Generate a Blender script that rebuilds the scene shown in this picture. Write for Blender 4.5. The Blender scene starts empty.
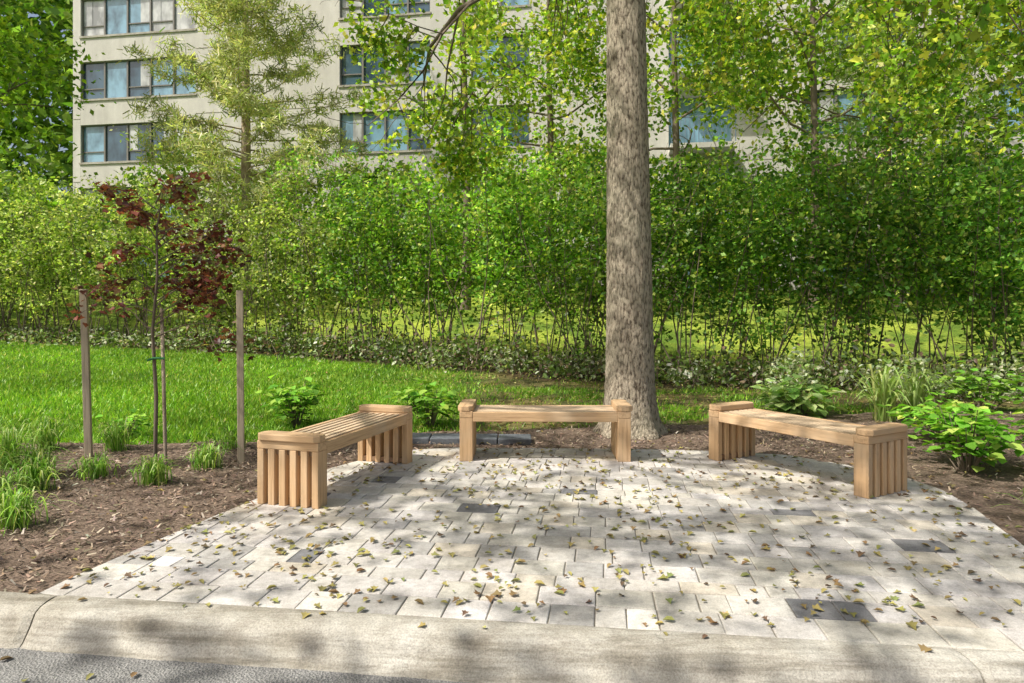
import bpy, math, random
import numpy as np
from mathutils import Vector, Matrix
rng=np.random.default_rng(11); random.seed(11)
scene=bpy.context.scene
COL=scene.collection
# ------------------------------------------------------------------ helpers
def link(o,parent=None):
    COL.objects.link(o)
    if parent is not None: o.parent=parent
    return o
def empty(name,loc=(0,0,0),rz=0.0):
    e=bpy.data.objects.new(name,None); e.location=loc; e.rotation_euler=(0,0,rz); e.empty_display_size=0.3
    return link(e)
def np_mesh(name,V,F,mat,col=None,parent=None,smooth=False):
    V=np.asarray(V,dtype=np.float32).reshape(-1,3); F=np.asarray(F,dtype=np.int32)
    me=bpy.data.meshes.new(name)
    me.vertices.add(len(V)); me.vertices.foreach_set('co',V.ravel())
    k=F.shape[1]
    me.loops.add(F.size); me.loops.foreach_set('vertex_index',F.ravel())
    me.polygons.add(len(F)); me.polygons.foreach_set('loop_start',np.arange(0,F.size,k,dtype=np.int32))
    if smooth: me.polygons.foreach_set('use_smooth',np.ones(len(F),dtype=bool))
    me.update(calc_edges=True)
    if col is not None:
        a=me.attributes.new('Col','FLOAT_COLOR','POINT')
        c=np.ones((len(V),4),dtype=np.float32); c[:,:3]=col
        a.data.foreach_set('color',c.ravel())
    me.materials.append(mat)
    return link(bpy.data.objects.new(name,me),parent)
class MB:
    def __init__(s): s.v=[]; s.f=[]; s.c=[]
    def add(s,vs,fs,col=None):
        b=len(s.v); s.v+= [tuple(v) for v in vs]; s.f+=[tuple(b+i for i in f) for f in fs]
        if col is not None: s.c+=[col]*len(vs)
    def box(s,c,d,M=None,col=None):
        x,y,z=c; a,b,h=d[0]/2,d[1]/2,d[2]/2
        vs=[Vector((x+i*a,y+j*b,z+k*h)) for i in(-1,1) for j in(-1,1) for k in(-1,1)]
        if M is not None: vs=[M@v for v in vs]
        s.add(vs,[(0,1,3,2),(4,6,7,5),(0,4,5,1),(2,3,7,6),(0,2,6,4),(1,5,7,3)],col)
    def box2(s,x0,x1,y0,y1,z0,z1,col=None):
        s.box(((x0+x1)/2,(y0+y1)/2,(z0+z1)/2),(x1-x0,y1-y0,z1-z0),None,col)
    def tube(s,P,R,n=6,col=None):
        P=[Vector(p) for p in P]; rings=[]
        ref=Vector((0.31,0.17,0.93))
        for i,p in enumerate(P):
            t=(P[min(i+1,len(P)-1)]-P[max(i-1,0)]).normalized()
            r=ref if abs(t.dot(ref))<0.93 else Vector((1,0,0))
            a=t.cross(r).normalized(); b=t.cross(a)
            rings+= [p+R[i]*(math.cos(2*math.pi*k/n)*a+math.sin(2*math.pi*k/n)*b) for k in range(n)]
        fs=[]
        for i in range(len(P)-1):
            for k in range(n):
                fs.append((i*n+k,i*n+(k+1)%n,(i+1)*n+(k+1)%n,(i+1)*n+k))
        fs.append(tuple((len(P)-1)*n+k for k in range(n)))
        s.add(rings,fs,col)
    def obj(s,name,mat,parent=None,smooth=False,bevel=0):
        me=bpy.data.meshes.new(name); me.from_pydata(s.v,[],s.f); me.update()
        if s.c:
            a=me.attributes.new('Col','FLOAT_COLOR','POINT')
            c=np.ones((len(s.v),4),dtype=np.float32); c[:,:3]=np.array(s.c)
            a.data.foreach_set('color',c.ravel())
        me.materials.append(mat)
        if smooth:
            for p in me.polygons: p.use_smooth=True
        o=bpy.data.objects.new(name,me); link(o,parent)
        if bevel:
            m=o.modifiers.new('bevel','BEVEL'); m.width=bevel; m.segments=2; m.limit_method='ANGLE'
        return o
# materials ---------------------------------------------------------
class NT:
    def __init__(s,name):
        s.m=bpy.data.materials.new(name); s.m.use_nodes=True; s.t=s.m.node_tree; s.n=s.t.nodes; s.n.clear()
        s.out=s.n.new('ShaderNodeOutputMaterial')
    def node(s,typ,inp=None,**kw):
        n=s.n.new(typ)
        for k,v in kw.items(): setattr(n,k,v)
        if inp:
            for k,v in inp.items():
                if isinstance(v,bpy.types.NodeSocket): s.t.links.new(v,n.inputs[k])
                else: n.inputs[k].default_value=v
        return n
    def coord(s,scale=(1,1,1),out='Object'):
        c=s.node('ShaderNodeTexCoord'); m=s.node('ShaderNodeMapping',{'Vector':c.outputs[out],'Scale':scale}); return m.outputs[0]
    def noise(s,vec,scale,detail=4,rough=0.6,W=None):
        n=s.node('ShaderNodeTexNoise',{'Vector':vec,'Scale':scale,'Detail':detail,'Roughness':rough})
        if W is not None:
            n.noise_dimensions='4D'; s.t.links.new(W,n.inputs['W'])
        return n.outputs['Fac']
    def ramp(s,fac,stops):
        r=s.node('ShaderNodeValToRGB',{'Fac':fac}); e=r.color_ramp.elements
        while len(e)<len(stops): e.new(0.5)
        for i,(p,c) in enumerate(stops):
            e[i].position=p; e[i].color=(*c,1) if len(c)==3 else c
        return r.outputs[0]
    def mix(s,fac,a,b,mode='MIX'):
        n=s.n.new('ShaderNodeMix'); n.data_type='RGBA'; n.blend_type=mode
        for i,v in ((0,fac),(6,a),(7,b)):
            if isinstance(v,bpy.types.NodeSocket): s.t.links.new(v,n.inputs[i])
            else:
                n.inputs[i].default_value= v if i==0 else (*v,1)
        return n.outputs[2]
    def bump(s,h,strength=0.5,dist=0.01):
        return s.node('ShaderNodeBump',{'Height':h,'Strength':strength,'Distance':dist}).outputs[0]
    def pbr(s,col,rough=0.8,normal=None,spec=0.3,**extra):
        i={'Roughness':rough,'Specular IOR Level':spec}
        i['Base Color']= col if isinstance(col,bpy.types.NodeSocket) else (*col,1)
        if normal is not None: i['Normal']=normal
        i.update(extra)
        p=s.node('ShaderNodeBsdfPrincipled',i)
        s.t.links.new(p.outputs[0],s.out.inputs[0]); return p
def g(v): return (v,v,v)
def leaf_mat(name,trans=0.4,gain=(1,1,1),tint=(1.3,1.45,0.6)):
    t=NT(name); a=t.node('ShaderNodeAttribute',attribute_name='Col').outputs['Color']
    c=t.mix(1.0,a,gain,'MULTIPLY')
    p=t.node('ShaderNodeBsdfDiffuse',{'Color':c})
    gl=t.node('ShaderNodeBsdfGlossy',{'Color':(1,1,1,1),'Roughness':0.42})
    m0=t.node('ShaderNodeMixShader',{0:0.03,1:p.outputs[0],2:gl.outputs[0]})
    tr=t.node('ShaderNodeBsdfTranslucent',{'Color':t.mix(1.0,c,tint,'MULTIPLY')})
    m=t.node('ShaderNodeMixShader',{0:trans,1:m0.outputs[0],2:tr.outputs[0]})
    t.t.links.new(m.outputs[0],t.out.inputs[0]); return t.m
M_leaf=leaf_mat('leaf',0.4,(1.66,1.6,1.6)); M_dry=leaf_mat('dry_leaf',0.05,(1,1,1),(1,1,1)); M_lf1=leaf_mat('leaf_plain',0.33,(1.25,1.25,1.2))
def wood(name,sc,base,dark):
    t=NT(name); r=t.node('ShaderNodeNewGeometry').outputs['Random Per Island']
    w=t.node('ShaderNodeMath',{0:r,1:37.0},operation='MULTIPLY').outputs[0]
    v=t.coord(sc); n=t.noise(v,1.0,6,0.65,w); n2=t.noise(t.coord(),3.0,3,0.6,w)
    c=t.ramp(n,[(0.28,dark),(0.5,base),(0.75,tuple(min(1,x*1.2) for x in base))])
    c=t.mix(1.0,c,t.ramp(r,[(0,(0.76,0.74,0.72)),(0.5,(0.97,0.96,0.95)),(1,(1.13,1.11,1.1))]),'MULTIPLY')
    c=t.mix(t.ramp(n2,[(0.42,g(0)),(0.75,g(0.5))]),c,(0.50,0.42,0.31))
    t.pbr(c,0.75,t.bump(n,0.5,0.004),0.2); return t.m
WB=(0.64,0.435,0.25); WD=(0.38,0.225,0.115)
W_x=wood('cedar_x',(2,45,45),WB,WD); W_y=wood('cedar_y',(45,2,45),WB,WD); W_z=wood('cedar_z',(45,45,2),WB,WD)
W_top=wood('cedar_weathered',(2,45,45),(0.62,0.48,0.325),(0.40,0.285,0.18))
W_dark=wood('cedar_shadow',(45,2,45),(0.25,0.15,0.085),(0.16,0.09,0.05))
W_stake=wood('stake_wood',(60,60,3),(0.52,0.44,0.33),(0.27,0.22,0.165))
def bark(name,a,b,sc=(40,40,15)):
    t=NT(name); v=t.coord(sc)
    vo=t.node('ShaderNodeTexVoronoi',{'Vector':t.mix(0.8,v,t.node('ShaderNodeTexNoise',{'Vector':v,'Scale':0.8,'Detail':3.0}).outputs['Color'],'ADD'),'Scale':1.0,'Randomness':1.0}).outputs['Distance']
    n=t.noise(v,1.1,8,0.8); n3=t.noise(t.coord(),2.2,4)
    h2=t.ramp(n,[(0.34,g(0)),(0.66,g(1))])
    hh=t.mix(0.45,h2,t.ramp(vo,[(0.1,g(1)),(0.75,g(0))]))
    c=t.ramp(hh,[(0.16,b),(0.47,a),(0.8,tuple(min(1,x*1.3) for x in a))])
    c=t.mix(t.ramp(n3,[(0.45,g(0)),(0.7,g(0.3))]),c,(0.40,0.41,0.29))
    t.pbr(c,0.9,t.bump(hh,1.0,0.024),0.12); return t.m
M_bark=bark('bark_grey',(0.52,0.445,0.34),(0.11,0.085,0.06))
M_pink=bark('bark_pale',(0.5,0.4,0.3),(0.3,0.22,0.16),(8,8,3))
t=NT('branch_bark'); t.pbr((0.17,0.135,0.10),0.9); M_br=t.m
# ------------------------------------------------------------------ terrain
def kerbY(x): return 3.065-0.13*np.asarray(x,dtype=float)
HX=np.array([-60,-30,-14.2,-6.7,-2.6,1.8,9,20,60.]); HY=np.array([30,22.5,19,17.5,16,14,12,10.5,6.])
def hedgeY(x): return np.interp(x,HX,HY)
def sstep(t): t=np.clip(t,0,1); return t*t*(3-2*t)
def hz(x,y):
    x=np.asarray(x,dtype=float); y=np.asarray(y,dtype=float)
    u=np.clip(-0.4*x+y-10.5,0,None); a=np.minimum(0.055*u*u/(u+1.5),1.3)
    return a+sstep((y-hedgeY(x)-0.8)/11)*1.6*sstep((y-8)/4)
def inpoly(P,poly):
    x,y=P[:,0],P[:,1]; c=np.zeros(len(P),bool); n=len(poly)
    for i in range(n):
        x1,y1=poly[i]; x2,y2=poly[(i+1)%n]
        if y1==y2: continue
        k=((y1>y)!=(y2>y))&(x<(x2-x1)*(y-y1)/(y2-y1)+x1); c^=k
    return c
def nz(x,y,s,seed=0):
    a=np.sin(x*s*1.7+seed+1.3*np.sin(y*s*1.1+seed*2))+np.sin(y*s*2.1+seed*1.7+1.1*np.sin(x*s*0.9))
    return 0.5+0.25*a
def patchy(x,y):
    return np.clip((0.35+sstep((nz(x,y,1.3,2)*0.6+nz(x,y,3.1,5)*0.4-0.30)*4))*sstep((x+2.5)/3.5),0,1)
xs=np.unique(np.concatenate([[-400,-200,-120,-80],np.arange(-55,-24,2.5),np.arange(-24,24,0.4),np.arange(24,56,2.5),[80,120,200,400]]))
ts=np.concatenate([[-300,-100,-40,-10,-0.14,-0.12],np.arange(0.0,34,0.35),np.arange(34.5,60,3),[70,100,200,400]])
X,T=np.meshgrid(xs,ts); Y=kerbY(X)+T
Z=np.where(T<-0.13,-0.32,hz(X,np.maximum(Y,0))-0.03)
Z=np.where(np.abs(X)>60,np.minimum(Z,2.0),Z)
nr,nc=X.shape; idx=np.arange(nr*nc).reshape(nr,nc)
F=np.stack([idx[:-1,:-1],idx[:-1,1:],idx[1:,1:],idx[1:,:-1]],-1).reshape(-1,4)
d=Y-hedgeY(X)+0.25*np.sin(X*2.3)
soil=sstep((d+1.5)/0.5)*sstep((1.8-d)/0.6)
far=sstep((d-1.4)/1.0)
pat=patchy(X,Y)
lawn=np.array([0.11,0.21,0.02]); shade=np.array([0.18,0.15,0.07]); so=np.array([0.09,0.065,0.042]); sunlit_far=np.array([0.27,0.36,0.055])  # lawn past the hedge is brighter yellow-green, sunlight painted into its colour
Cc=lawn+(shade-lawn)*(pat*0.9)[...,None]; Cc=Cc+(sunlit_far-Cc)*far[...,None]; Cc=Cc+(so-Cc)*soil[...,None]
t=NT('lawn_ground'); a=t.node('ShaderNodeAttribute',attribute_name='Col').outputs['Color']
n=t.noise(t.coord(),14,6,0.7); n2=t.noise(t.coord(),0.9,4)
c=t.mix(1.0,a,t.ramp(n,[(0.3,g(0.55)),(0.7,g(1.4))]),'MULTIPLY'); c=t.mix(1.0,c,t.ramp(n2,[(0.38,(0.45,0.55,0.55)),(0.62,(1.25,1.15,1.1))]),'MULTIPLY')
t.pbr(c,0.95,t.bump(n,1.0,0.04),0.1)
np_mesh('ground',np.stack([X,Y,Z],-1),F,t.m,Cc.reshape(-1,3),smooth=True)
# road
t=NT('asphalt'); v=t.coord(); n=t.noise(v,160,3,0.8); n2=t.noise(v,2.5,5)
vo=t.node('ShaderNodeTexVoronoi',{'Vector':v,'Scale':90.0}).outputs['Distance']
c=t.ramp(n,[(0.35,g(0.13)),(0.55,(0.28,0.275,0.265)),(0.72,(0.52,0.51,0.48))]); c=t.mix(1.0,c,t.ramp(n2,[(0.3,g(0.8)),(0.7,g(1.25))]),'MULTIPLY')
t.pbr(c,0.9,t.bump(vo,0.9,0.008),0.2)
rx=np.array([-300,300.]); RV=[(x,kerbY(x)+tt,-0.13) for tt in(-7.5,-0.24) for x in rx]
np_mesh('road',RV,[[0,1,3,2]],t.m)
# concrete kerb
t=NT('kerb_concrete'); v=t.coord(); n=t.noise(v,6,8,0.7); n2=t.noise(v,120,2,0.8); n3=t.noise(t.coord((0.6,6,14)),1.6,5,0.7); n4=t.noise(v,1.7,3)
c=t.ramp(n,[(0.3,(0.40,0.37,0.325)),(0.5,(0.52,0.495,0.44)),(0.7,(0.62,0.595,0.54))])
c=t.mix(1.0,c,t.ramp(n2,[(0.3,g(0.66)),(0.65,g(1.12))]),'MULTIPLY')
c=t.mix(1.0,c,t.ramp(n3,[(0.34,(0.58,0.56,0.52)),(0.56,g(1.05))]),'MULTIPLY')
c=t.mix(1.0,c,t.ramp(n4,[(0.35,(0.80,0.78,0.74)),(0.6,g(1.02))]),'MULTIPLY')
t.pbr(c,0.9,t.bump(t.mix(0.5,n,n2),0.7,0.012),0.2)
M_conc=t.m
prof=[(0,-0.25),(0,-0.006),(-0.006,0.003),(-0.03,0.006),(-0.09,0.005),(-0.135,0.0),(-0.165,-0.012),(-0.188,-0.032),(-0.21,-0.065),(-0.255,-0.11),(-0.285,-0.135),(-0.30,-0.25)]
b=MB(); n_p=len(prof)
edges=[-40-2.23,-30.4,-22.5,-14.4,-10.35,-6.29,-2.23,1.83,5.89,9.95,14,22,30,42]
for a0,a1 in zip(edges[:-1],edges[1:]):
    ns=max(2,int((a1-a0)/0.04)) if abs(a0)<7 else 6
    xx=np.linspace(a0+0.004,a1-0.004,ns); vs=[]
    for i,x in enumerate(xx):
        e=0.006 if i in(0,ns-1) else 0
        w=0.003*math.sin(x*5.1)+0.002*math.sin(x*13.7+1)
        for j,(tt,z) in enumerate(prof):
            q=random.gauss(0,0.0013) if 1<j<11 else 0
            vs.append((x,float(kerbY(x))+tt+(w+q*1.5 if 3<j else 0)+(e if j>6 else 0),z+(w*0.5+q if 2<j<9 else 0)-(e if 1<j<10 else 0)))
    fs=[(i*n_p+j,i*n_p+j+1,(i+1)*n_p+j+1,(i+1)*n_p+j) for i in range(ns-1) for j in range(n_p-1)]
    fs+=[tuple(range(n_p)),tuple((ns-1)*n_p+j for j in reversed(range(n_p)))]
    b.add(vs,fs)
b.obj('kerb',M_conc,smooth=False)
# ------------------------------------------------------------------ patio
def hull(P):
    P=sorted(P); 
    def half(Q):
        h=[]
        for p in Q:
            while len(h)>1 and (h[-1][0]-h[-2][0])*(p[1]-h[-2][1])-(h[-1][1]-h[-2][1])*(p[0]-h[-2][0])<=0: h.pop()
            h.append(p)
        return h
    return half(P)[:-1]+half(P[::-1])[:-1]
patio=hull([(-2.36,3.065+0.13*2.36+0.004),(2.65,3.065-0.13*2.65+0.004),(2.98,3.98),(3.03,4.16),(3.27,4.83),(3.35,5.31),(3.3,5.7),(3.1,6.1),(2.65,6.6),(1.9,6.8),(1.0,6.9),(-.6,6.95),(-1.15,6.8),(-1.61,6.05),(-1.87,5.03),(-2.11,4.345)])
def clip(poly,cl):
    for i in range(len(cl)):
        a=cl[i]; c=cl[(i+1)%len(cl)]; out=[]
        f=lambda p:(c[0]-a[0])*(p[1]-a[1])-(c[1]-a[1])*(p[0]-a[0])
        for j in range(len(poly)):
            p=poly[j]; q=poly[(j+1)%len(poly)]; fp,fq=f(p),f(q)
            if fp>=0: out.append(p)
            if (fp>=0)!=(fq>=0):
                k=fp/(fp-fq); out.append((p[0]+k*(q[0]-p[0]),p[1]+k*(q[1]-p[1])))
        poly=out
        if len(poly)<3: return []
    return poly
th=math.atan(-0.13); ct,st=math.cos(th),math.sin(th)
b=MB(); tt=0.004
O=(0,3.065)
darks=[(0.47,5.3),(1.5,3.24),(2.45,4.1),(-1.12,3.98),(-2.0,4.8),(2.0,4.75),(-1.5,5.2)]
while tt<4.6:
    hh=random.choice([0.21,0.21,0.21,0.142]); s=-3.5+random.random()*0.2
    while s<4.5:
        w=random.choice([0.142,0.21,0.21,0.28,0.28,0.21]) if hh>0.15 else random.choice([0.142,0.21,0.28])
        gp=0.0025
        cs=[(s+gp,tt+gp),(s+w-gp,tt+gp),(s+w-gp,tt+hh-gp),(s+gp,tt+hh-gp)]
        cs=[(p[0]+random.gauss(0,0.0013),p[1]+random.gauss(0,0.0013)) for p in cs]
        wp=[(O[0]+p[0]*ct-p[1]*st,O[1]+p[0]*st+p[1]*ct) for p in cs]
        pl=clip(wp,patio); s+=w
        if len(pl)<3: continue
        ar=abs(sum(pl[i][0]*pl[(i+1)%len(pl)][1]-pl[(i+1)%len(pl)][0]*pl[i][1] for i in range(len(pl))))/2
        if ar<0.004: continue
        cx=sum(p[0] for p in pl)/len(pl); cy=sum(p[1] for p in pl)/len(pl)
        v0=random.gauss(0.57,0.05); col=(v0*1.035,v0*0.99,v0*random.uniform(0.88,0.97))
        if random.random()<0.14: v0=random.uniform(0.38,0.47); col=(v0*1.03,v0,v0*0.96)
        if random.random()<0.10: col=(0.60,0.55,0.47)
        if random.random()<0.008 or any(abs(cx-q[0])<0.11 and abs(cy-q[1])<0.09 for q in darks): col=(0.21,0.21,0.218)
        z0=random.gauss(0,0.0006); sx=random.gauss(0,0.0025); sy=random.gauss(0,0.0025)
        N=len(pl); vs=[]
        for (inn,z) in ((0,-0.03),(0,-0.0055),(0.35,-0.0015),(1,0)):
            for p in pl:
                dx,dy=cx-p[0],cy-p[1]; L=math.hypot(dx,dy)+1e-6; k=0.008*inn/L
                vs.append((p[0]+dx*k,p[1]+dy*k,z+z0+(sx*(p[0]-cx)+sy*(p[1]-cy))))
        fs=[(r*N+i,r*N+(i+1)%N,(r+1)*N+(i+1)%N,(r+1)*N+i) for r in range(3) for i in range(N)]+[tuple(3*N+i for i in range(N))]
        b.add(vs,fs,col)
    tt+=hh
t=NT('paver'); a=t.node('ShaderNodeAttribute',attribute_name='Col').outputs['Color']; v=t.coord()
n=t.noise(v,28,6,0.75); n2=t.noise(v,2.2,5,0.6); n3=t.noise(v,140,2,0.8); n5=t.noise(v,9,5,0.7)
c=t.mix(1.0,a,t.ramp(n,[(0.3,g(0.75)),(0.5,g(1.0)),(0.72,g(1.16))]),'MULTIPLY')
c=t.mix(1.0,c,t.ramp(n2,[(0.3,(0.82,0.80,0.77)),(0.6,(1.06,1.06,1.06))]),'MULTIPLY')
c=t.mix(1.0,c,t.ramp(n5,[(0.35,(0.8,0.79,0.77)),(0.52,(1.0,1.0,1.0))]),'MULTIPLY')
c=t.mix(1.0,c,t.ramp(n3,[(0.3,g(0.74)),(0.6,g(1.06))]),'MULTIPLY')
t.pbr(c,0.88,t.bump(t.mix(0.4,n,n3),0.5,0.005),0.25)
pat_e=empty('paver_patio'); b.obj('pavers',t.m,pat_e)
t=NT('joint_sand'); n=t.noise(t.coord(),60,4); t.pbr(t.ramp(n,[(0.3,(0.17,0.15,0.12)),(0.7,(0.34,0.31,0.265))]),0.95)
me=MB(); me.add([(p[0],p[1],-0.008) for p in patio],[tuple(range(len(patio)))]); me.obj('joint_sand',t.m,pat_e)
b=MB()
for i in range(4):
    x=-1.05+i*0.36; b.box((x,7.35-0.02*i,0.015),(0.35,0.30,0.07))
t=NT('slate'); n=t.noise(t.coord(),20,6); t.pbr(t.ramp(n,[(0.3,(0.08,0.09,0.105)),(0.7,(0.17,0.185,0.205))]),0.8,t.bump(n,0.5,0.01))
b.obj('stone_edging',t.m,bevel=0.01)
# mulch bed
mul=[(-14,kerbY(-14)+0.002),(14,kerbY(14)+0.002),(14,9),(9,9.5),(5.5,9.5),(3.8,9.1),(2.6,8.4),(1.4,8.5),(0.5,8.1),(-1.2,7.85),(-2.2,7.55),(-2.9,7.3),(-3.6,7.25),(-4.3,7.2),(-5.5,7.3),(-9,7.5),(-14,7.8)]
mp=[]
for i in range(len(mul)):
    p,q=mul[i],mul[(i+1)%len(mul)]; n_=max(1,int(math.hypot(q[0]-p[0],q[1]-p[1])/0.15)) if i>=2 and i<15 else 1
    for k in range(n_):
        f=k/n_; x=p[0]+f*(q[0]-p[0]); y=p[1]+f*(q[1]-p[1])
        if n_>1: y+=0.05*math.sin(x*5.3)+0.03*math.sin(x*13.1)
        mp.append((float(x),float(y)))
t=NT('mulch'); v=t.coord(); n=t.noise(v,35,7,0.75)
vo=t.node('ShaderNodeTexVoronoi',{'Vector':t.coord((1,2.2,1)),'Scale':32.0}); 
c=t.ramp(n,[(0.3,(0.08,0.056,0.042)),(0.5,(0.21,0.155,0.12)),(0.72,(0.40,0.31,0.24))])
c=t.mix(0.4,c,t.ramp(vo.outputs['Color'],[(0.2,(0.11,0.08,0.06)),(0.8,(0.33,0.25,0.19))]))
t.pbr(c,0.95,t.bump(t.mix(0.5,n,vo.outputs['Distance']),1.0,0.03),0.1)
mul_e=empty('mulch_bed')
me=MB(); me.add([(p[0],p[1],-0.014) for p in mp],[tuple(range(len(mp)))]); me.obj('mulch_surface',t.m,mul_e)
# ------------------------------------------------------------------ scatter
T4=np.array([(0,0,0),(.42,.30,.05),(1,0,-.03),(.42,-.30,.05)]); F4=np.array([[0,1,2,3]])
T6=np.array([(0,0,0),(.25,.27,.07),(.65,.25,.06),(1,0,-.08),(.65,-.25,.06),(.25,-.27,.07)]); F6=np.array([[0,3,2,1],[0,5,4,3]])
TB=np.array([(0,0,0),(.2,.34,.05),(.6,.36,.06),(1,0,-.12),(.6,-.36,.06),(.2,-.34,.05)])
TN=np.array([(0,-.04,0),(1,-.03,-.05),(1,.03,-.05),(0,.04,0)]);
TC=np.array([(0,-.12,0),(1,-.1,.04),(1,.1,0),(0,.14,.04)])
TM=np.array([(0,0,0),(-.02,.32,.06),(.3,.22,.03),(.42,.5,.10),(.62,.2,.0),(1,0,-.1),(.62,-.2,.0),(.42,-.5,.10),(.3,-.22,.03),(-.02,-.32,.06)])
FM3=np.array([[0,2,1],[0,3,2],[0,4,3],[0,5,4],[0,6,5],[0,7,6],[0,8,7],[0,9,8]])
def unit(a): return a/np.maximum(np.linalg.norm(a,axis=1,keepdims=True),1e-9)
def scatter(name,P,size,col,T=T6,Fc=F6,mat=None,parent=None,up=0.0,adir=None,abias=0.0):
    n=len(P); P=np.asarray(P,float)
    N=rng.normal(size=(n,3)); N=unit(N); N=unit(N*(1-up)+np.array([0,0,1.0])*up*1.2)
    A=rng.normal(size=(n,3))
    if adir is not None: A=unit(A)*(1-abias)+adir*abias
    A=unit(A-(A*N).sum(1,keepdims=True)*N); B=np.cross(N,A)
    s=np.broadcast_to(np.asarray(size,float),(n,))[:,None,None]
    V=P[:,None,:]+s*(T[None,:,0:1]*A[:,None]+T[None,:,1:2]*B[:,None]+T[None,:,2:3]*N[:,None])
    k=len(T); Fi=(np.arange(n)*k)[:,None,None]+Fc[None]
    C=np.repeat(col,k,axis=0)
    return np_mesh(name,V.reshape(-1,3),Fi.reshape(-1,Fc.shape[1]),mat or M_leaf,C,parent)
def cols(n,palette,w=None,j=0.15):
    p=np.array(palette,float); i=rng.choice(len(p),n,p=w); return np.clip(p[i]*(1+rng.normal(0,j,(n,1)))*(1+rng.normal(0,0.06,(n,3))),0.003,0.6)
def rect(n,x0,x1,y0,y1): return np.stack([rng.uniform(x0,x1,n),rng.uniform(y0,y1,n)],1)
P=np.concatenate([rect(19000,-7.5,-1.2,3.4,8.0),rect(8000,2.4,8,3,9.2),rect(6000,-2,4,6.5,8.6)])
P=P[inpoly(P,mp)&~inpoly(P,patio)]
P=P[P[:,1]>kerbY(P[:,0])+0.01]
Pe=rect(7000,-2.6,3.6,3.1,7.2); ins=inpoly(Pe,patio); cc=np.array(patio).mean(0); Pin=inpoly(cc+(Pe-cc)*1.06,patio); Pe=Pe[ins&~Pin&(Pe[:,1]>3.7)]; Pe=Pe[rng.random(len(Pe))<0.25]
P3=np.r_[np.c_[P,rng.uniform(-0.012,0.012,len(P))],np.c_[Pe,np.full(len(Pe),0.006)]]
scatter('mulch_chips',P3,rng.uniform(0.018,0.055,len(P3)),cols(len(P3),[(.29,.21,.155),(.16,.12,.09),(.41,.32,.24),(.09,.065,.05),(.5,.43,.34)],[.32,.26,.2,.14,.08]),TC,F4,M_dry,mul_e,up=0.62)
# ------------------------------------------------------------------ grass
P=np.concatenate([rect(85000,-13,6,7,12.0),rect(40000,-17,8,12,18)])
keep=~inpoly(P,mp)&(P[:,1]<hedgeY(P[:,0])-1.2+0.25*np.sin(P[:,0]*2.3))&(np.abs(P[:,0])<P[:,1]*0.8)
P=P[keep]
P=P[rng.random(len(P))>patchy(P[:,0],P[:,1])*0.93]
n=len(P); base=np.c_[P,hz(P[:,0],P[:,1])-0.03]
h=rng.uniform(0.04,0.085,n); a=rng.uniform(0,6.283,n); wd=rng.uniform(0.005,0.009,n)*(0.8+P[:,1]/11)
tip=base+np.c_[rng.normal(0,0.03,(n,2)),h]; o=np.c_[np.cos(a)*wd,np.sin(a)*wd,np.zeros(n)]
V=np.stack([base-o,base+o,tip],1).reshape(-1,3)
mo=nz(P[:,0],P[:,1],0.8,9)[:,None]
C=cols(n,[(.16,.30,.03),(.12,.24,.025),(.24,.38,.04),(.34,.37,.09)],[.43,.3,.2,.07])*(0.8+0.5*mo)
np_mesh('grass',V,np.arange(3*n).reshape(-1,3),M_lf1,np.repeat(C,3,axis=0))
# ------------------------------------------------------------------ sun direction; crown gaps cut to drop sun patches on the ground
el=math.radians(52); hd=np.array([-0.88,-0.47]); hd/=np.linalg.norm(hd)
S=np.array([hd[0]*math.cos(el),hd[1]*math.cos(el),math.sin(el)])
gaps=[(-0.45,3.68,1.85,0.34),(1.05,5.15,0.9,0.42),(-1.35,4.35,0.5,0.12),(0.2,6.1,0.35,0.12),(-4.8,9.8,4.6,1.7),(-2,12.0,3.0,0.9),(-1.35,5.7,0.35,0.9),(0.3,6.55,0.85,0.22),(2.3,6.0,0.3,0.6),(1.5,7.5,0.6,0.6),(-3.5,6.3,1.0,0.5),(-8,14,4,1.6),(-2.9,4.6,0.6,0.4),(4.2,6.0,0.5,0.5),(0.3,2.95,3.2,0.16)]
def gapmask(P):
    G=P[:,:2]-S[None,:2]/S[2]*P[:,2:3]; k=np.ones(len(P),bool)
    for gx,gy,a,bb in gaps:
        dx=G[:,0]-gx; dy=G[:,1]-gy+0.13*dx
        q=(dx/a)**2+(dy/bb)**2+0.5*np.sin(G[:,0]*7)*np.sin(G[:,1]*9)
        k&=~((q<1)&(rng.random(len(P))<0.96))
    return k
# ------------------------------------------------------------------ trees
def rv(s=1.0): return Vector((random.gauss(0,s),random.gauss(0,s),random.gauss(0,s)))
def grow(mb,p,d,L,r,lev,maxlev,tips,droop=0.0,kids=(5,4),wob=0.18,ratio=0.5,ang=0.9,rmin=0.004):
    n=5 if lev<maxlev else 3; pts=[p.copy()]; rs=[r]; d=d.normalized()
    for i in range(n):
        d=(d+rv(wob)+Vector((0,0,-droop*(i+1)/n))).normalized(); p=p+d*(L/n); pts.append(p.copy()); rs.append(max(rmin,r*(1-0.75*(i+1)/n)))
        if lev>=maxlev: tips.append((p.copy(),d.copy()))
        elif i>=1:
            m=kids[lev]/(n-1); m=int(m)+(random.random()<m-int(m))
            for _ in range(m):
                s=d.cross(rv()).normalized(); cd=(d*(1-ang*0.5)+s*ang)
                grow(mb,p.copy(),cd,L*ratio*random.uniform(0.7,1.2)*(1-0.35*i/n),rs[-1]*0.6,lev+1,maxlev,tips,droop*1.2,kids,wob,ratio,ang,rmin)
    if lev<maxlev: tips.append((p.copy(),d.copy()))
    mb.tube(pts,rs,7 if lev==0 else 3)
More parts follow.
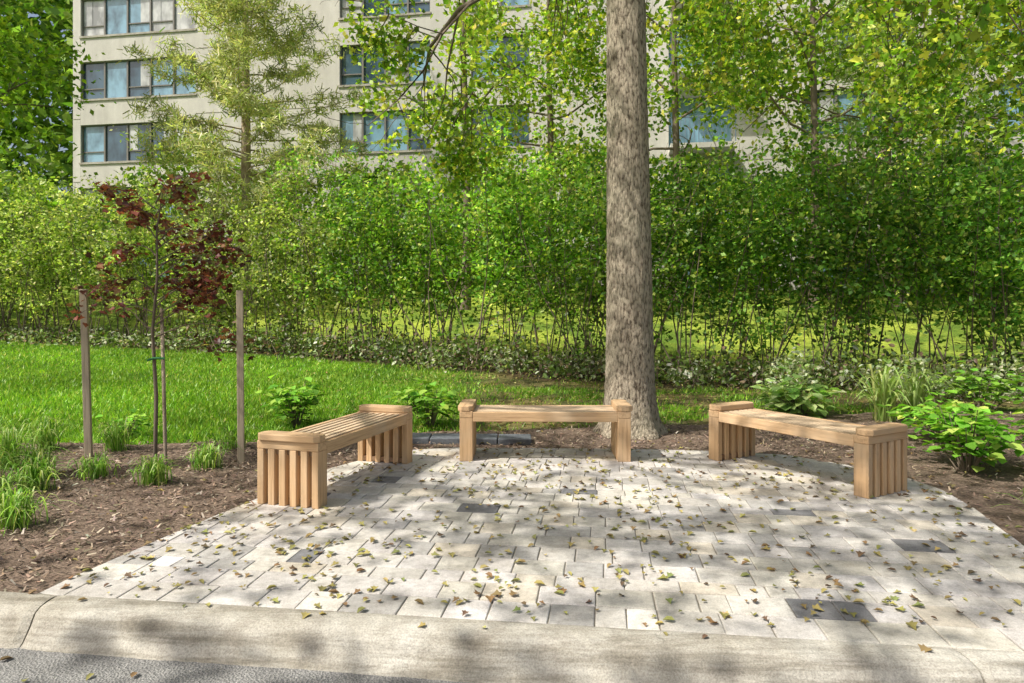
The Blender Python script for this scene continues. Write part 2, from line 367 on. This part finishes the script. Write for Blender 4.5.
def leaves_on(name,tips,per,sig,size,palette,w,parent,T=T6,Fc=F6,filt=None,up=0.35,clumpvar=0.28,mat=None,sq=0.7):
    tp=np.array([tuple(t_[0]) for t_ in tips]); n=len(tp)*per
    P=np.repeat(tp,per,axis=0)+rng.normal(size=(n,3))*np.array([sig,sig,sig*sq])
    cl=np.repeat(1+rng.normal(0,clumpvar,len(tp)),per)[:,None]; C=cols(n,palette,w)*np.clip(cl,0.45,1.6)
    if filt is not None: k=filt(P); P=P[k]; C=C[k]
    return scatter(name,P,rng.uniform(0.6,1.15,len(P))*size,C,T,Fc,mat,parent,up=up)
GREEN=[(.11,.19,.02),(.07,.14,.015),(.17,.25,.025),(.30,.33,.04)]
def broad_tree(name,loc,H,r0,limbs,zr,Lr,per,sig,size,palette,w,filt=None,droop=0.12,sides=14,barkm=None,trunk=None,upz=(0.15,0.6),maxlev=2,kids=(5,4),T=T4,Fc=F4,lr=0.35,make=True,up=0.35):
    e=empty(name,loc); mb=MB(); n=14; pts=[];rs=[]
    for i in range(n+1):
        f=i/n; pts.append(Vector((0.05*math.sin(f*7),0.05*math.cos(f*5),f*H-0.1))); rs.append(r0*(1-0.75*f)+(0.3*r0*math.exp(-f*H*2.5)))
    if trunk is None: mb.tube(pts,rs,sides)
    tips=[]
    for i in range(limbs):
        z=zr[0]+(zr[1]-zr[0])*((i+random.random())/limbs); az=i*2.399+random.gauss(0,0.25)
        f=z/H; p=Vector((0.05*math.sin(f*7),0.05*math.cos(f*5),z))
        u_=upz[0]+(upz[1]-upz[0])*(i/limbs)
        L=Lr[0]+(Lr[1]-Lr[0])*math.sin(math.pi*min(1,(0.3+0.7*i/limbs)))
        grow(mb,p,Vector((math.cos(az),math.sin(az),u_)),L,r0*lr*(1-0.5*i/limbs),0,maxlev,tips,droop,kids)
    off=np.array(loc)
    ff=None if filt is None else (lambda P: filt(P+off))
    if make:
        mb.obj('branches',barkm or M_br,e,smooth=True)
        leaves_on('leaves',tips,per,sig,size,palette,w,e,T,Fc,ff,up=up)
    return e,tips,mb
# main tree
BX,BY=1.36,7.84
e,tips,mbt=broad_tree('added_shade_tree',(BX,BY,0),11.5,0.26,17,(5.4,9.8),(2.8,5.4),6,0.30,0.14,GREEN,[.4,.25,.22,.13],trunk='own',droop=0.06,kids=(5,4),upz=(0.22,0.9),lr=0.26,make=False)
def upf(P):
    W=P+np.array([BX,BY,0]); k=W[:,0]/W[:,1]
    return gapmask(W)&(P[:,2]>4.7)&~((k<-0.14)&(W[:,2]<1.4+0.47*W[:,1])&(rng.random(len(P))<0.8))
leaves_on('leaves_upper',tips,8,0.30,0.16,GREEN,[.4,.25,.22,.13],e,T4,F4,upf)
low=[t_[0] for t_ in tips if 4.6<t_[0].z<7.8]
spr=[]; random.shuffle(low)
def wantz(xw,yw):
    k=xw/yw
    if k<-0.24: return 9
    if k<-0.12: return 4.6
    if k<0.11: return 3.5
    if k<0.22: return 4.4
    if k<0.45: return 3.75
    return 3.6
for p in low:
    xw,yw=p.x+BX,p.y+BY
    if yw<5.2 or yw>13: continue
    lim=wantz(xw,yw)
    if lim>8: continue
    drop=p.z-lim
    if drop<0.4: continue
    a0=math.atan2(p.y,p.x)
    grow(mbt,p.copy(),Vector((math.cos(a0)*0.7,math.sin(a0)*0.7,-0.55))+rv(0.25),min(drop*1.1,2.3)*random.uniform(0.6,1.0),0.012,1,2,spr,0.22,(5,4),0.16,0.42,0.9,0.002)
def sprf(P):
    W=P+np.array([BX,BY,0]); lim=np.array([wantz(a,b_) for a,b_ in zip(W[:,0],W[:,1])])
    return (W[:,2]>lim-0.25*rng.random(len(P)))&~((np.abs(W[:,0]-1.33*W[:,1]/7.84)<0.30)&(W[:,1]<7.6)&(W[:,2]<5.3))
keepn=min(len(spr),2600); spr=random.sample(spr,keepn)
leaves_on('leaves_hanging',spr,9,0.17,0.108,[(.13,.22,.02),(.08,.17,.015),(.23,.31,.03),(.38,.39,.05)],[.35,.24,.26,.15],e,TM,FM3,sprf)
mbt.obj('branches',M_br,e,smooth=True)
mb=MB(); NS=64; NR=150; vs=[]
zz=np.concatenate([np.linspace(-0.08,1.2,60),np.linspace(1.22,11.5,NR-60)])
for z in zz:
    r=0.256+0.075*math.exp(-max(z,0)*3.2)+0.055*math.exp(-max(z,0)*11)+0.018*math.exp(-z*0.5)-0.010*max(0,z-1)*(z<6)-(0.018*max(0,z-5))
    r=max(r,0.03)
    cx=-0.01*z if z<6 else -0.06+0.01*(z-6)
    for k in range(NS):
        a=2*math.pi*k/NS
        rr=r*(1+0.10*math.exp(-max(z,0)*3.5)*math.sin(a*5+0.7)+0.015*math.sin(a*3+z*1.1))+0.003*math.sin(a*17+3*math.sin(z*2.1+a))+random.gauss(0,0.0022)
        vs.append((cx+rr*math.cos(a),rr*math.sin(a),z))
fs=[(i*NS+k,i*NS+(k+1)%NS,(i+1)*NS+(k+1)%NS,(i+1)*NS+k) for i in range(len(zz)-1) for k in range(NS)]
mb.add(vs,fs); mb.obj('trunk',M_bark,e,smooth=True)
# unseen street trees, added outside the frame to shade the patio
broad_tree('added_shade_tree',(-6.2,4.6,0),13,0.22,18,(7.0,11.0),(3.4,5.0),6,0.38,0.20,GREEN,[.4,.25,.22,.13],filt=lambda P:gapmask(P)&(P[:,2]>1.6+0.47*np.maximum(P[:,1],8)),droop=0.0,upz=(0.12,0.6),kids=(5,3),up=0.6)
broad_tree('added_shade_tree',(-5.2,-5.2,0),13,0.25,20,(5.5,11.5),(4.4,6.4),6,0.42,0.22,GREEN,[.4,.25,.22,.13],filt=gapmask,droop=0.03,kids=(5,3),up=0.6)
# background trees
YG=[(.17,.26,.03),(.11,.2,.02),(.27,.34,.05),(.38,.38,.09)]
for loc,H,Lr,pal,per in (((-1.4,20.5,1.5),13,(1.9,3.1),YG,7),((1.2,21.5,1.7),13,(1.9,3.0),YG,7),((4.9,20.5,1.7),13,(2.2,3.6),GREEN,9),((8.4,19,1.5),12,(2.6,4.0),YG,10),((11.6,20.5,1.5),13,(2.6,4.0),GREEN,9),((15.6,18.0,1.4),13,(2.8,4.6),GREEN,10)):
    broad_tree('ash_tree',loc,H,0.14,15,(2.0,H-1.5),Lr,per,0.36,0.22,pal,[.35,.27,.25,.13],droop=0.06,kids=(5,3))
broad_tree('added_shade_tree',(-18.6,21,1.2),17,0.26,30,(1.5,16),(2.3,3.8),14,0.42,0.25,[(.09,.17,.015),(.13,.22,.02),(.20,.28,.03)],[.35,.4,.25],droop=0.05,kids=(5,3))
def conifer(name,loc,H,R,n,palette,w,size=0.26,z0=2.0,per=13):
    e=empty(name,loc); mb=MB(); mb.tube([(0,0,-0.2),(0.05,0,H*0.3),(0,0.05,H*0.65),(0,0,H)],[0.19,0.16,0.11,0.02],10); tips=[]
    for i in range(n):
        f=i/n; z=z0+(H-z0)*f; az=random.uniform(0,6.283); L=R*(1-f*0.45)*random.uniform(0.55,1.1)
        p=Vector((0,0,z)); d=Vector((math.cos(az),math.sin(az),0.3)); pts=[p.copy()]; rr=[0.035*(1-f*0.5)]
        for k in range(6):
            d=(d+rv(0.12)+Vector((0,0,-0.05+0.03*k))).normalized(); p=p+d*L/6; pts.append(p.copy()); rr.append(0.03*(1-k/7)*(1-f*0.4))
            if k>=1:
                tips.append((p.copy(),d))
                for q in range(3):
                    sd=Vector((-d.y,d.x,0))*random.choice([-1,1])*random.uniform(0.15,0.8)*(1-k/8)+Vector((0,0,random.uniform(-.12,.12))); tips.append((p+sd,d)); 
                    if q==0: mb.tube([p,p+sd],[0.014,0.006],3)
        mb.tube(pts,rr,4)
    mb.obj('branches',M_pink,e,smooth=True)
    leaves_on('needles',tips,per,0.16,size,palette,w,e,TN*np.array([1,1.9,1]),F4,None,0.2,0.3,M_lf1,sq=0.45)
PY=[(.46,.46,.24),(.36,.39,.17),(.54,.52,.33),(.2,.27,.09)]
conifer('pine_tree',(-9.4,24.0,1.9),17,4.4,125,PY,[.35,.3,.2,.15],size=0.25,per=20)
conifer('pine_tree',(12.3,22.5,2.2),12,3.6,70,[(.30,.38,.18),(.22,.29,.12),(.38,.42,.24)],[.4,.3,.3],per=14)
# ------------------------------------------------------------------ hedge
hed=empty('hedge'); mb=MB(); LP=[];LC=[];LS=[]
x=-19.0
while x<12.5:
    hy=float(hedgeY(x))+random.gauss(0,0.2); bright=random.uniform(0.68,1.35); hv=random.gauss(0,0.4); spread=random.uniform(0.8,1.5); lowf=random.uniform(0.08,0.30)
    for _ in range(random.randint(5,8)):
        bx=x+random.gauss(0,0.16); by=hy+random.gauss(0,0.22); bz=float(hz(bx,by))-0.05
        top=(3.7 if x<-5 else 4.6 if x<3 else 4.5)+hv+0.5*math.sin(x*1.1)+0.35*math.sin(x*2.7+1)+random.gauss(0,0.45)
        d=Vector((random.gauss(0,0.17)*spread,random.gauss(0,0.14),1)); p=Vector((bx,by,bz)); pts=[p.copy()]; rs=[random.uniform(0.011,0.020)]; n=8
        for k in range(n):
            d=(d+Vector((random.gauss(0,0.09),random.gauss(0,0.07),0.02))); d.normalize(); p=p+d*top/n; pts.append(p.copy()); rs.append(rs[0]*(1-0.8*(k+1)/n))
        mb.tube(pts,rs,4)
        A=np.array([tuple(q) for q in pts])
        ntw=22 if x>-5 else 15; per=16
        ftw=np.minimum(rng.random(ntw)**0.78*(0.9-lowf)+lowf+0.05,0.999); ii=np.minimum((ftw*n).astype(int),n-1); fr=(ftw*n-ii)[:,None]
        Q=A[ii]*(1-fr)+A[np.minimum(ii+1,n)]*fr
        E=rng.normal(0,0.36,(ntw,3))*np.array([1,1,0.6]); 
        for q0,e0 in zip(Q[::4],E[::4]): mb.tube([q0,q0+e0*0.6,q0+e0*1.1],[0.005,0.004,0.002],3)
        tb=rng.uniform(0.55,1.5,ntw); rr_=rng.random((ntw*per,1))
        Q=np.repeat(Q,per,0)+np.repeat(E,per,0)*(0.4+0.9*rr_)+rng.normal(0,0.075,(ntw*per,3)); nl=len(Q); tbb=np.repeat(tb,per)[:,None]
        if x<-5: pal=[(.22,.29,.07),(.14,.2,.045),(.36,.39,.15),(.09,.14,.03)];w=[.35,.27,.25,.13]
        elif x<2.5: pal=[(.12,.23,.03),(.07,.16,.022),(.20,.30,.045),(.32,.37,.08)];w=[.38,.29,.22,.11]
        else: pal=[(.09,.19,.03),(.055,.135,.02),(.155,.26,.035),(.29,.35,.08)];w=[.38,.3,.21,.11]
        LP.append(Q); LC.append(cols(nl,pal,w)*bright*tbb); LS.append(rng.uniform(0.07,0.125,nl))
    x+=random.uniform(0.42,0.66)
mb.obj('stems',M_br,hed)
LP=np.concatenate(LP);LC=np.concatenate(LC);LS=np.concatenate(LS)
scatter('leaves',LP,LS,LC,T4*np.array([1,1.1,1]),F4,M_leaf,hed,up=0.4)
# understorey
n=18000; x=rng.uniform(-16,11,n); y=hedgeY(x)-0.6+rng.normal(0,0.45,n); hh=np.abs(rng.normal(0,0.2,n))*(0.6+2.0*nz(x,y,1.6,3)*(x>-9))
P=np.c_[x,y,hz(x,y)+hh]; pale=(nz(x,y,2.3,8)>0.5)&(hh<0.45)
ca=cols(n,[(.42,.45,.34),(.3,.36,.2),(.14,.2,.06),(.5,.5,.42)],[.3,.3,.25,.15]); cb=cols(n,[(.10,.15,.04),(.05,.07,.025),(.18,.13,.09),(.13,.2,.04)],[.3,.27,.2,.23])
scatter('low_shrubs',P,rng.uniform(0.06,0.13,n),np.where((pale&(rng.random(n)<0.65))[:,None],ca,cb),T6,F6,M_lf1,up=0.4)
mbx=MB()
for _ in range(420):
    x=random.uniform(-14,10.5); y=float(hedgeY(x))-0.6+random.gauss(0,0.4); z=float(hz(x,y)); p=Vector((x,y,z-0.03)); d=Vector((random.gauss(0,.4),random.gauss(0,.4),1)).normalized()*random.uniform(.3,.8)
    mbx.tube([p,p+d*0.5+rv(0.03),p+d],[0.008,0.006,0.003],3)
mbx.obj('twigs',M_br,hed)
def leafmass(name,c,rad,n,size,pal,w,T=T6,Fc=F6,up=0.35):
    d=unit(rng.normal(size=(n,3))); r=rng.random(n)**0.45; P=np.array(c)+d*r[:,None]*np.array(rad); P=P[P[:,2]>hz(P[:,0],P[:,1])-0.02]
    return scatter(name,P,rng.uniform(0.6,1.15,len(P))*size,cols(len(P),pal,w),T,Fc,M_lf1,None,up=up)
for cx,cy,rr in((7.7,11.0,0.75),(6.3,10.9,0.6),(8.8,10.6,0.7),(5.0,12.0,0.55)):
    leafmass('variegated_shrub',(cx,cy,0.15),(rr,0.5,0.6),900,0.09,[(.5,.52,.4),(.2,.3,.08),(.36,.42,.24)],[.35,.37,.28])
n=28000; x=rng.uniform(-26,26,n); y=27.0-0.16*x+rng.normal(0,1.0,n)-1.5; top=2.2+2.8*nz(x,y*0,0.45,4)+1.0*nz(x,y*0,1.7,1)
z=hz(x,y)+rng.random(n)*top
scatter('distant_shrubs',np.c_[x,y,z],rng.uniform(0.2,0.38,n),cols(n,[(.09,.17,.02),(.15,.24,.03),(.25,.31,.06),(.05,.11,.015)],[.35,.3,.15,.2]),T4,F4,M_leaf,up=0.4)
n=30000; x=np.concatenate([rng.uniform(-66,-24,n*4//5),rng.uniform(28,70,n-n*4//5)]); y=44+rng.normal(0,2,n); top=17+8*nz(x,y*0,0.12,4)+4*nz(x,y*0,0.5,1)
scatter('distant_trees',np.c_[x,y,1+rng.random(n)**0.8*top],rng.uniform(0.6,1.0,n),cols(n,[(.10,.18,.03),(.16,.24,.05),(.06,.12,.02)]),T4,F4,M_leaf,up=0.4)
# ------------------------------------------------------------------ building
bl=empty('apartment_building',(-20.6,32.03,0),math.atan(-0.16))
t=NT('facade_concrete'); v=t.coord(); n=t.noise(v,1.3,6,0.7); n2=t.noise(t.coord((1.5,1.5,0.15)),1.0,4); n3=t.noise(v,25,3)
c=t.ramp(n,[(0.3,(0.57,0.55,0.50)),(0.7,(0.68,0.66,0.61))]); c=t.mix(1.0,c,t.ramp(n2,[(0.3,g(0.82)),(0.65,g(1.03))]),'MULTIPLY'); c=t.mix(1.0,c,t.ramp(n3,[(0.3,g(0.92)),(0.7,g(1.04))]),'MULTIPLY')
t.pbr(c,0.9,t.bump(n3,0.3,0.01)); M_fac=t.m
t=NT('window_frame'); t.pbr((0.2,0.19,0.175),0.4); M_fr=t.m
def glass(name,c,r):
    t=NT(name); n=t.noise(t.coord((1,1,0.6)),1.4,3); col=t.mix(t.ramp(n,[(0.4,g(0)),(0.65,g(1))]),c,tuple(x*0.4 for x in c))
    t.pbr(col,r,None,0.9); return t.m
G1=glass('window_glass',(0.07,0.13,0.18),0.04); G2=glass('window_blind',(0.62,0.63,0.62),0.2); G3=glass('window_glass_sky',(0.24,0.42,0.55),0.06)
bays=[(0.4,6.3),(13.2,17.3),(19.1,21.6),(27.3,29.8),(32.4,36.4),(39,43),(45,49)]; BAL=3
ZT=[4.15+2.95*k for k in range(8)]; top=28.0; WH=1.76
w=MB(); fr=MB(); pg=[MB(),MB(),MB()]; trim=MB(); rail=MB()
prev=0.0
for bi,(u0,u1) in enumerate(bays+[(52,52)]):
    w.box2(prev,u0,0,0.35,-1,top); prev=u1
    for z in ZT:
        trim.box2((bays[bi-1][1] if bi else 0.0)+0.02,u0-0.02,-0.012,0.0,z+0.28,z+0.31)
    if bi>=len(bays): break
    zb=-1
    for z in ZT:
        if bi==BAL:
            w.box2(u0,u1,-1.1,-0.002,z-2.35,z-2.15)
            for i in range(15):
                uu=u0+0.05+i*(u1-u0-0.1)/14; rail.box((uu,-1.05,z-1.65),(0.03,0.03,0.98))
            rail.box(((u0+u1)/2,-1.05,z-1.13),(u1-u0,0.05,0.05))
            pg[2].box2(u0,u1,0.3,0.34,z-2.15,z); w.box2(u0,u1,0.003,0.29,z+0.001,z+0.8)
            continue
        w.box2(u0,u1,0.004,0.35,zb,z-WH); zb=z
        trim.box2(u0-0.05,u1+0.05,-0.05,0.003,z-WH-0.09,z-WH)
        nn=max(2,round((u1-u0)/1.15)); pw=(u1-u0)/nn
        for i in range(nn):
            a0,a1=u0+i*pw,u0+(i+1)*pw
            k=rng.choice([0,1,2],p=[.37,.25,.38]); low_=(i%3!=1)
            pg[k].box2(a0+0.04,a1-0.04,0.17,0.19,z-WH+0.04,z-0.04)
            fr.box2(a0-0.04 if i else a0,a0+0.04,0.10,0.22,z-WH,z)
            if low_: fr.box2(a0+0.04,a1-0.04,0.12,0.20,z-WH+0.48,z-WH+0.53)
            if low_ and random.random()<0.6:
                c0=a0+0.05 if random.random()<.5 else a0+pw*0.55
                pg[1].box2(c0,c0+pw*0.38,0.155,0.165,z-WH+0.55,z-0.06)
        fr.box2(u1-0.04,u1,0.10,0.22,z-WH,z); fr.box2(u0+0.04,u1-0.04,0.10,0.22,z-0.04,z); fr.box2(u0+0.04,u1-0.04,0.10,0.22,z-WH,z-WH+0.04)
    if bi!=BAL: w.box2(u0,u1,0.004,0.35,zb,top)
w.box2(0.01,51.99,0.36,14,-1,top-0.01)
w.obj('walls',M_fac,bl); fr.obj('window_frames',M_fr,bl); trim.obj('sills',M_conc,bl)
for m_,nm,mm in zip(pg,('glass','blinds','glass_bright'),(G1,G2,G3)): m_.obj(nm,mm,bl)
t=NT('railing_paint'); t.pbr((0.16,0.22,0.30),0.5); rail.obj('balcony_railing',t.m,bl)
rf=MB(); rf.box2(-0.15,52.1,-0.15,14.1,top,top+0.3); rf.obj('roof',M_conc,bl)
# ------------------------------------------------------------------ benches
def bench(loc,rz):
    e=empty('park_bench',(loc[0],loc[1],0.0),rz); L=1.58; Wd=0.50; LT=0.12
    s=MB(); inner=L-2*LT
    ns=6; sw=0.040; gp=(Wd-0.08-ns*sw)/(ns+1)
    for i in range(ns):
        y=-Wd/2+0.04+gp+sw/2+i*(sw+gp); s.box((0,y,0.430),(inner-0.004,sw,0.05))
    s.obj('seat_slats',W_top,e,bevel=0.004)
    s=MB()
    for sy in(-1,1): s.box((0,sy*(Wd/2-0.02),0.410),(inner-0.002,0.038,0.088))
    s.obj('aprons',W_x,e,bevel=0.005)
    s=MB()
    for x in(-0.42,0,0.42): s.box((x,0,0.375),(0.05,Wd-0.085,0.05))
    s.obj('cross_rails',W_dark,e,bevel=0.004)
    for k,sx in enumerate((-1,1)):
        s=MB(); xc=sx*(L/2-LT/2); n=6; pw=0.052; g2=(Wd-n*pw)/(n-1)
        for i in range(n): s.box((xc,-Wd/2+pw/2+i*(pw+g2),0.2),(LT,pw,0.40))
        s.obj('leg_slats_%d'%(k+1),W_z,e,bevel=0.004)
        s=MB()
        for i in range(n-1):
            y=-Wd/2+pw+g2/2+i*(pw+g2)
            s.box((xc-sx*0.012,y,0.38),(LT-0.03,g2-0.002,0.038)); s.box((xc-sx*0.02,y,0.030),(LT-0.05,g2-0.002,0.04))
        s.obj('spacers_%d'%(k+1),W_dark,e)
        s=MB(); s.box((xc,0,0.431),(LT+0.002,Wd+0.004,0.06)); s.obj('end_rail_%d'%(k+1),W_y,e,bevel=0.006)
        s=MB(); a=LT+0.022; h0,h1=0.462,0.512; hw=Wd/2+0.006; ch=0.035
        xo=xc+sx*0.008; pl=[(-hw,-a/2+ch),(-hw+ch,-a/2),(hw-ch,-a/2),(hw,-a/2+ch),(hw,a/2-ch),(hw-ch,a/2),(-hw+ch,a/2),(-hw,a/2-ch)]
        vs=[(xo+p[1],p[0],h0) for p in pl]+[(xo+p[1],p[0],h1) for p in pl]
        s.add(vs,[tuple(range(8)),tuple(reversed(range(8,16)))]+[(i,8+i,8+(i+1)%8,(i+1)%8) for i in range(8)])
        s.obj('end_cap_%d'%(k+1),W_y,e,bevel=0.008)
    return e
bench((0.31,6.55),math.radians(-1))
bench((2.46,5.86),math.atan2(0.866,-0.5))
bench((-1.38,5.62),math.atan2(0.96,0.28))
# ------------------------------------------------------------------ stakes and red sapling
def stake(name,x,y,h,lean,mat,r=0.024,rot=0.3):
    s=MB(); M=Matrix.Rotation(rot,4,'Z'); s.box((0,0,h/2-0.1),(2*r,2*r,h+0.2),M)
    o=s.obj(name,mat,None,bevel=0.004); o.location=(x,y,0); o.rotation_euler=(0.0,lean,0); return o
stake('wooden_stake',-4.08,6.58,1.60,-0.03,W_stake,0.03); stake('wooden_stake',-2.50,6.30,1.58,-0.008,W_stake,0.029)
sp=empty('red_maple_sapling',(-3.33,6.37,0)); mb=MB()
tp=[(0.0,0,-0.05),(0.01,0,0.6),(-0.03,0.01,1.2),(0.02,0,1.7),(0.0,0.03,2.15),(0.06,0.02,2.5)]
mb.tube(tp,[0.02,0.018,0.015,0.012,0.008,0.004],8); tips=[]
for i in range(24):
    z=1.15+1.3*i/24; az=i*2.4+random.random(); p=Vector((0,0.01,z))
    if i%3==0: az=random.uniform(-0.6,0.6)
    grow(mb,p,Vector((math.cos(az),math.sin(az),0.75)),random.uniform(0.45,0.8)*(1.1-i/60),0.007,0,1,tips,0.3,(3,3),0.16,0.5,0.9,0.002)
mb.obj('branches',M_br,sp,smooth=True)
leaves_on('leaves',tips,5,0.05,0.072,[(.15,.045,.04),(.21,.07,.05),(.085,.038,.032),(.27,.15,.08),(.2,.18,.06)],[.34,.26,.22,.11,.07],sp,TM,FM3,up=0.5,mat=M_lf1)
s=MB(); s.tube([(0.09,0.02,-0.1),(0.07,0.02,0.7),(0.05,0.02,1.42)],[0.017,0.017,0.016],10); s.obj('support_cane',M_pink,sp,smooth=True)
s=MB(); s.tube([(-0.07,0,0.93),(0.0,-0.03,0.95),(0.09,-0.01,0.95),(0.05,0.04,0.95),(-0.03,0.03,0.95)],[0.012]*5,5)
t=NT('green_tie'); t.pbr((0.03,0.16,0.05),0.6); s.obj('tie',t.m,sp)
# ------------------------------------------------------------------ bed plants
def clump(name,x,y,n,h,spread,wd,pal,wts=None):
    V=[];F=[];C=[]; cs=cols(n,pal,wts); z0=float(hz(x,y))-0.02
    for i in range(n):
        az=random.uniform(0,6.283); out=abs(random.gauss(0.6,0.35))*spread; H=h*random.uniform(0.5,1.15); bx,by=x+random.gauss(0,0.05),y+random.gauss(0,0.05)
        sx,sy=-math.sin(az),math.cos(az); b0=len(V)
        for k in range(6):
            f=k/5; r=out*f**1.4; z=H*math.sin(min(f*1.25,1.0+0.6*f)*math.pi/2)*(1-0.35*f**3); w_=wd*(0.6+0.8*f)*(1-f)**0.5+0.0006
            for q in(-1,1): V.append((bx+math.cos(az)*r+q*sx*w_,by+math.sin(az)*r+q*sy*w_,z0+z)); C.append(cs[i])
        F+=[(b0+2*k,b0+2*k+1,b0+2*k+3,b0+2*k+2) for k in range(5)]
    return np_mesh(name,V,F,M_lf1,np.array(C))
LIR=[(.18,.33,.05),(.12,.24,.035),(.27,.40,.09),(.38,.44,.18)]
for x,y,n,h,sp_ in((-3.75,5.35,130,.27,.24),(-4.0,5.75,130,.30,.26),(-2.93,5.55,120,.24,.22),(-2.73,6.1,110,.25,.22),(-3.75,4.95,120,.24,.24),(-3.25,4.45,140,.27,.26),(-4.5,6.1,140,.40,.32),(-4.0,6.9,110,.32,.28),(-4.25,5.5,130,.32,.28),(-5.0,6.5,150,.42,.34),(-2.85,6.95,70,.24,.22),(-4.7,6.9,120,.36,.3),(-3.5,5.75,80,.22,.2),(3.55,4.55,60,.22,.2)):
    clump('daylily_plant',x,y,n,h,sp_,0.006,LIR)
IR=[(.20,.30,.07),(.28,.37,.12),(.4,.44,.18)]
clump('iris_plant',4.75,8.7,70,.75,.65,.018,IR)
clump('iris_plant',5.25,8.9,60,.7,.6,.018,IR)
def bush(name,x,y,rad,h,n,size,pal,w=None,T=TB,stems=14):
    z0=float(hz(x,y)); e=empty(name,(x,y,z0)); mb=MB(); P=[]
    for i in range(stems):
        az=random.uniform(0,6.283); r=rad*math.sqrt(random.random()); p=Vector((math.cos(az)*r,math.sin(az)*r,h*random.uniform(0.65,0.95)*(1-0.3*(r/rad)**2)))
        mb.tube([(p.x*0.15,p.y*0.15,-0.05),(p.x*0.6,p.y*0.6,p.z*0.55),p],[0.008,0.006,0.003],5)
        for _ in range(max(1,n//stems)):
            f=random.uniform(0.35,1.05); q=Vector((p.x*f,p.y*f,p.z*min(1,f**0.8)))+rv(size*0.55); q.z=max(0.03,q.z); P.append(tuple(q))
    mb.obj('stems',M_br,e); P=np.array(P); d=unit(np.c_[P[:,:2],np.full(len(P),-0.1)])
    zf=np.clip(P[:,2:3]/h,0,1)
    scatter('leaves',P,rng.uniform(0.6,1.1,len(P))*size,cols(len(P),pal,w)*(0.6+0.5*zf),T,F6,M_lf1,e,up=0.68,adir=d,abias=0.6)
HG=[(.20,.42,.05),(.14,.32,.035),(.30,.50,.08),(.42,.54,.12)]; HW=[.4,.25,.25,.1]
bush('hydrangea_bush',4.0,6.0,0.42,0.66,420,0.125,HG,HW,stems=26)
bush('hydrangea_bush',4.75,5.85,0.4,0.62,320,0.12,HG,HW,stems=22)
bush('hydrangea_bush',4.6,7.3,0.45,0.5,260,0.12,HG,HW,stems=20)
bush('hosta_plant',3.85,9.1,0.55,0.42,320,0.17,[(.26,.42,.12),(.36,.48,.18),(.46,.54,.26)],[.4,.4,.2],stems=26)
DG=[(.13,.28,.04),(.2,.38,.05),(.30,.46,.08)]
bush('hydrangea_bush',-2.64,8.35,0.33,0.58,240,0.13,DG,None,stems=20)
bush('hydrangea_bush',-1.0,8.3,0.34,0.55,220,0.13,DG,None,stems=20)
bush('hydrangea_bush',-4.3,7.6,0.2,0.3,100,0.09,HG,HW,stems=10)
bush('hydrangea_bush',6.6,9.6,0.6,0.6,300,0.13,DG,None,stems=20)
# ------------------------------------------------------------------ fallen leaves
lit=empty('fallen_leaves')
P=rect(3400,-2.6,3.6,3.0,7.0); P=P[inpoly(P,patio)]; dens=0.30+0.7*nz(P[:,0],P[:,1],1.4,6); P=P[rng.random(len(P))<dens*0.75]
Pp=np.c_[P,np.full(len(P),0.008)+rng.random(len(P))*0.006]
P2=rect(2600,-6,8,3.2,8.6); P2=P2[inpoly(P2,mp)&~inpoly(P2,patio)]; P2=P2[rng.random(len(P2))<0.35]; P2=np.c_[P2,np.full(len(P2),0.012)]
P4=rect(5500,-4,8,8,15); k=~inpoly(P4,mp)&(P4[:,1]<hedgeY(P4[:,0])-0.5); P4=P4[k]; P4=P4[rng.random(len(P4))<sstep((P4[:,0]+4)/4)*0.85+0.05]; P4=np.c_[P4,hz(P4[:,0],P4[:,1])+0.015]
P5=rect(160,-3,3,1.6,3.3); P5=P5[P5[:,1]<kerbY(P5[:,0])-0.31]; P5=np.c_[P5,np.full(len(P5),-0.12)]
xk=rng.uniform(-3,3,12); P6=np.c_[xk,kerbY(xk)-rng.uniform(0.02,0.12,12),np.full(12,0.012)]
P=np.concatenate([Pp,P2,P4,P5,P6]); n=len(P)
DL=[(.38,.32,.11),(.30,.27,.09),(.27,.18,.085),(.44,.39,.15),(.22,.23,.08),(.15,.10,.06)]
h_=n//2; pm=rng.permutation(n)
for nm,ix,T,Fc in(('maple_leaves',pm[:h_],TM,FM3),('ash_leaves',pm[h_:],T6,F6)):
    scatter(nm,P[ix],rng.uniform(0.022,0.06,len(ix)),cols(len(ix),DL,[.24,.24,.2,.12,.09,.11]),T*np.array([1,1,2.0]),Fc,M_dry,lit,up=0.85)
# ------------------------------------------------------------------ light, camera
w=bpy.data.worlds.new('World'); scene.world=w; w.use_nodes=True; nt=w.node_tree; bg=nt.nodes['Background']
sk=nt.nodes.new('ShaderNodeTexSky'); sk.sky_type='NISHITA'; sk.sun_disc=False; sk.sun_elevation=el; sk.sun_rotation=math.atan2(S[0],S[1]); sk.air_density=1.0; sk.dust_density=5.5; sk.ozone_density=0.5
nt.links.new(sk.outputs[0],bg.inputs[0]); bg.inputs[1].default_value=0.15
sd=bpy.data.lights.new('sun','SUN'); sd.energy=5.0; sd.angle=math.radians(0.5); sd.color=(1.0,0.95,0.86)
so_=bpy.data.objects.new('sun',sd); link(so_); so_.rotation_euler=Vector(S).to_track_quat('Z','Y').to_euler()
cam=bpy.data.cameras.new('camera'); cam.lens=24; cam.sensor_width=36; cam.shift_y=-0.0308; cam.clip_end=2000; cam.clip_start=0.05
co=bpy.data.objects.new('camera',cam); link(co); co.location=(0,0,1.4); co.rotation_euler=(math.radians(90),0,0); scene.camera=co
scene.view_settings.view_transform='Standard'; scene.view_settings.look='None'; scene.view_settings.exposure=0
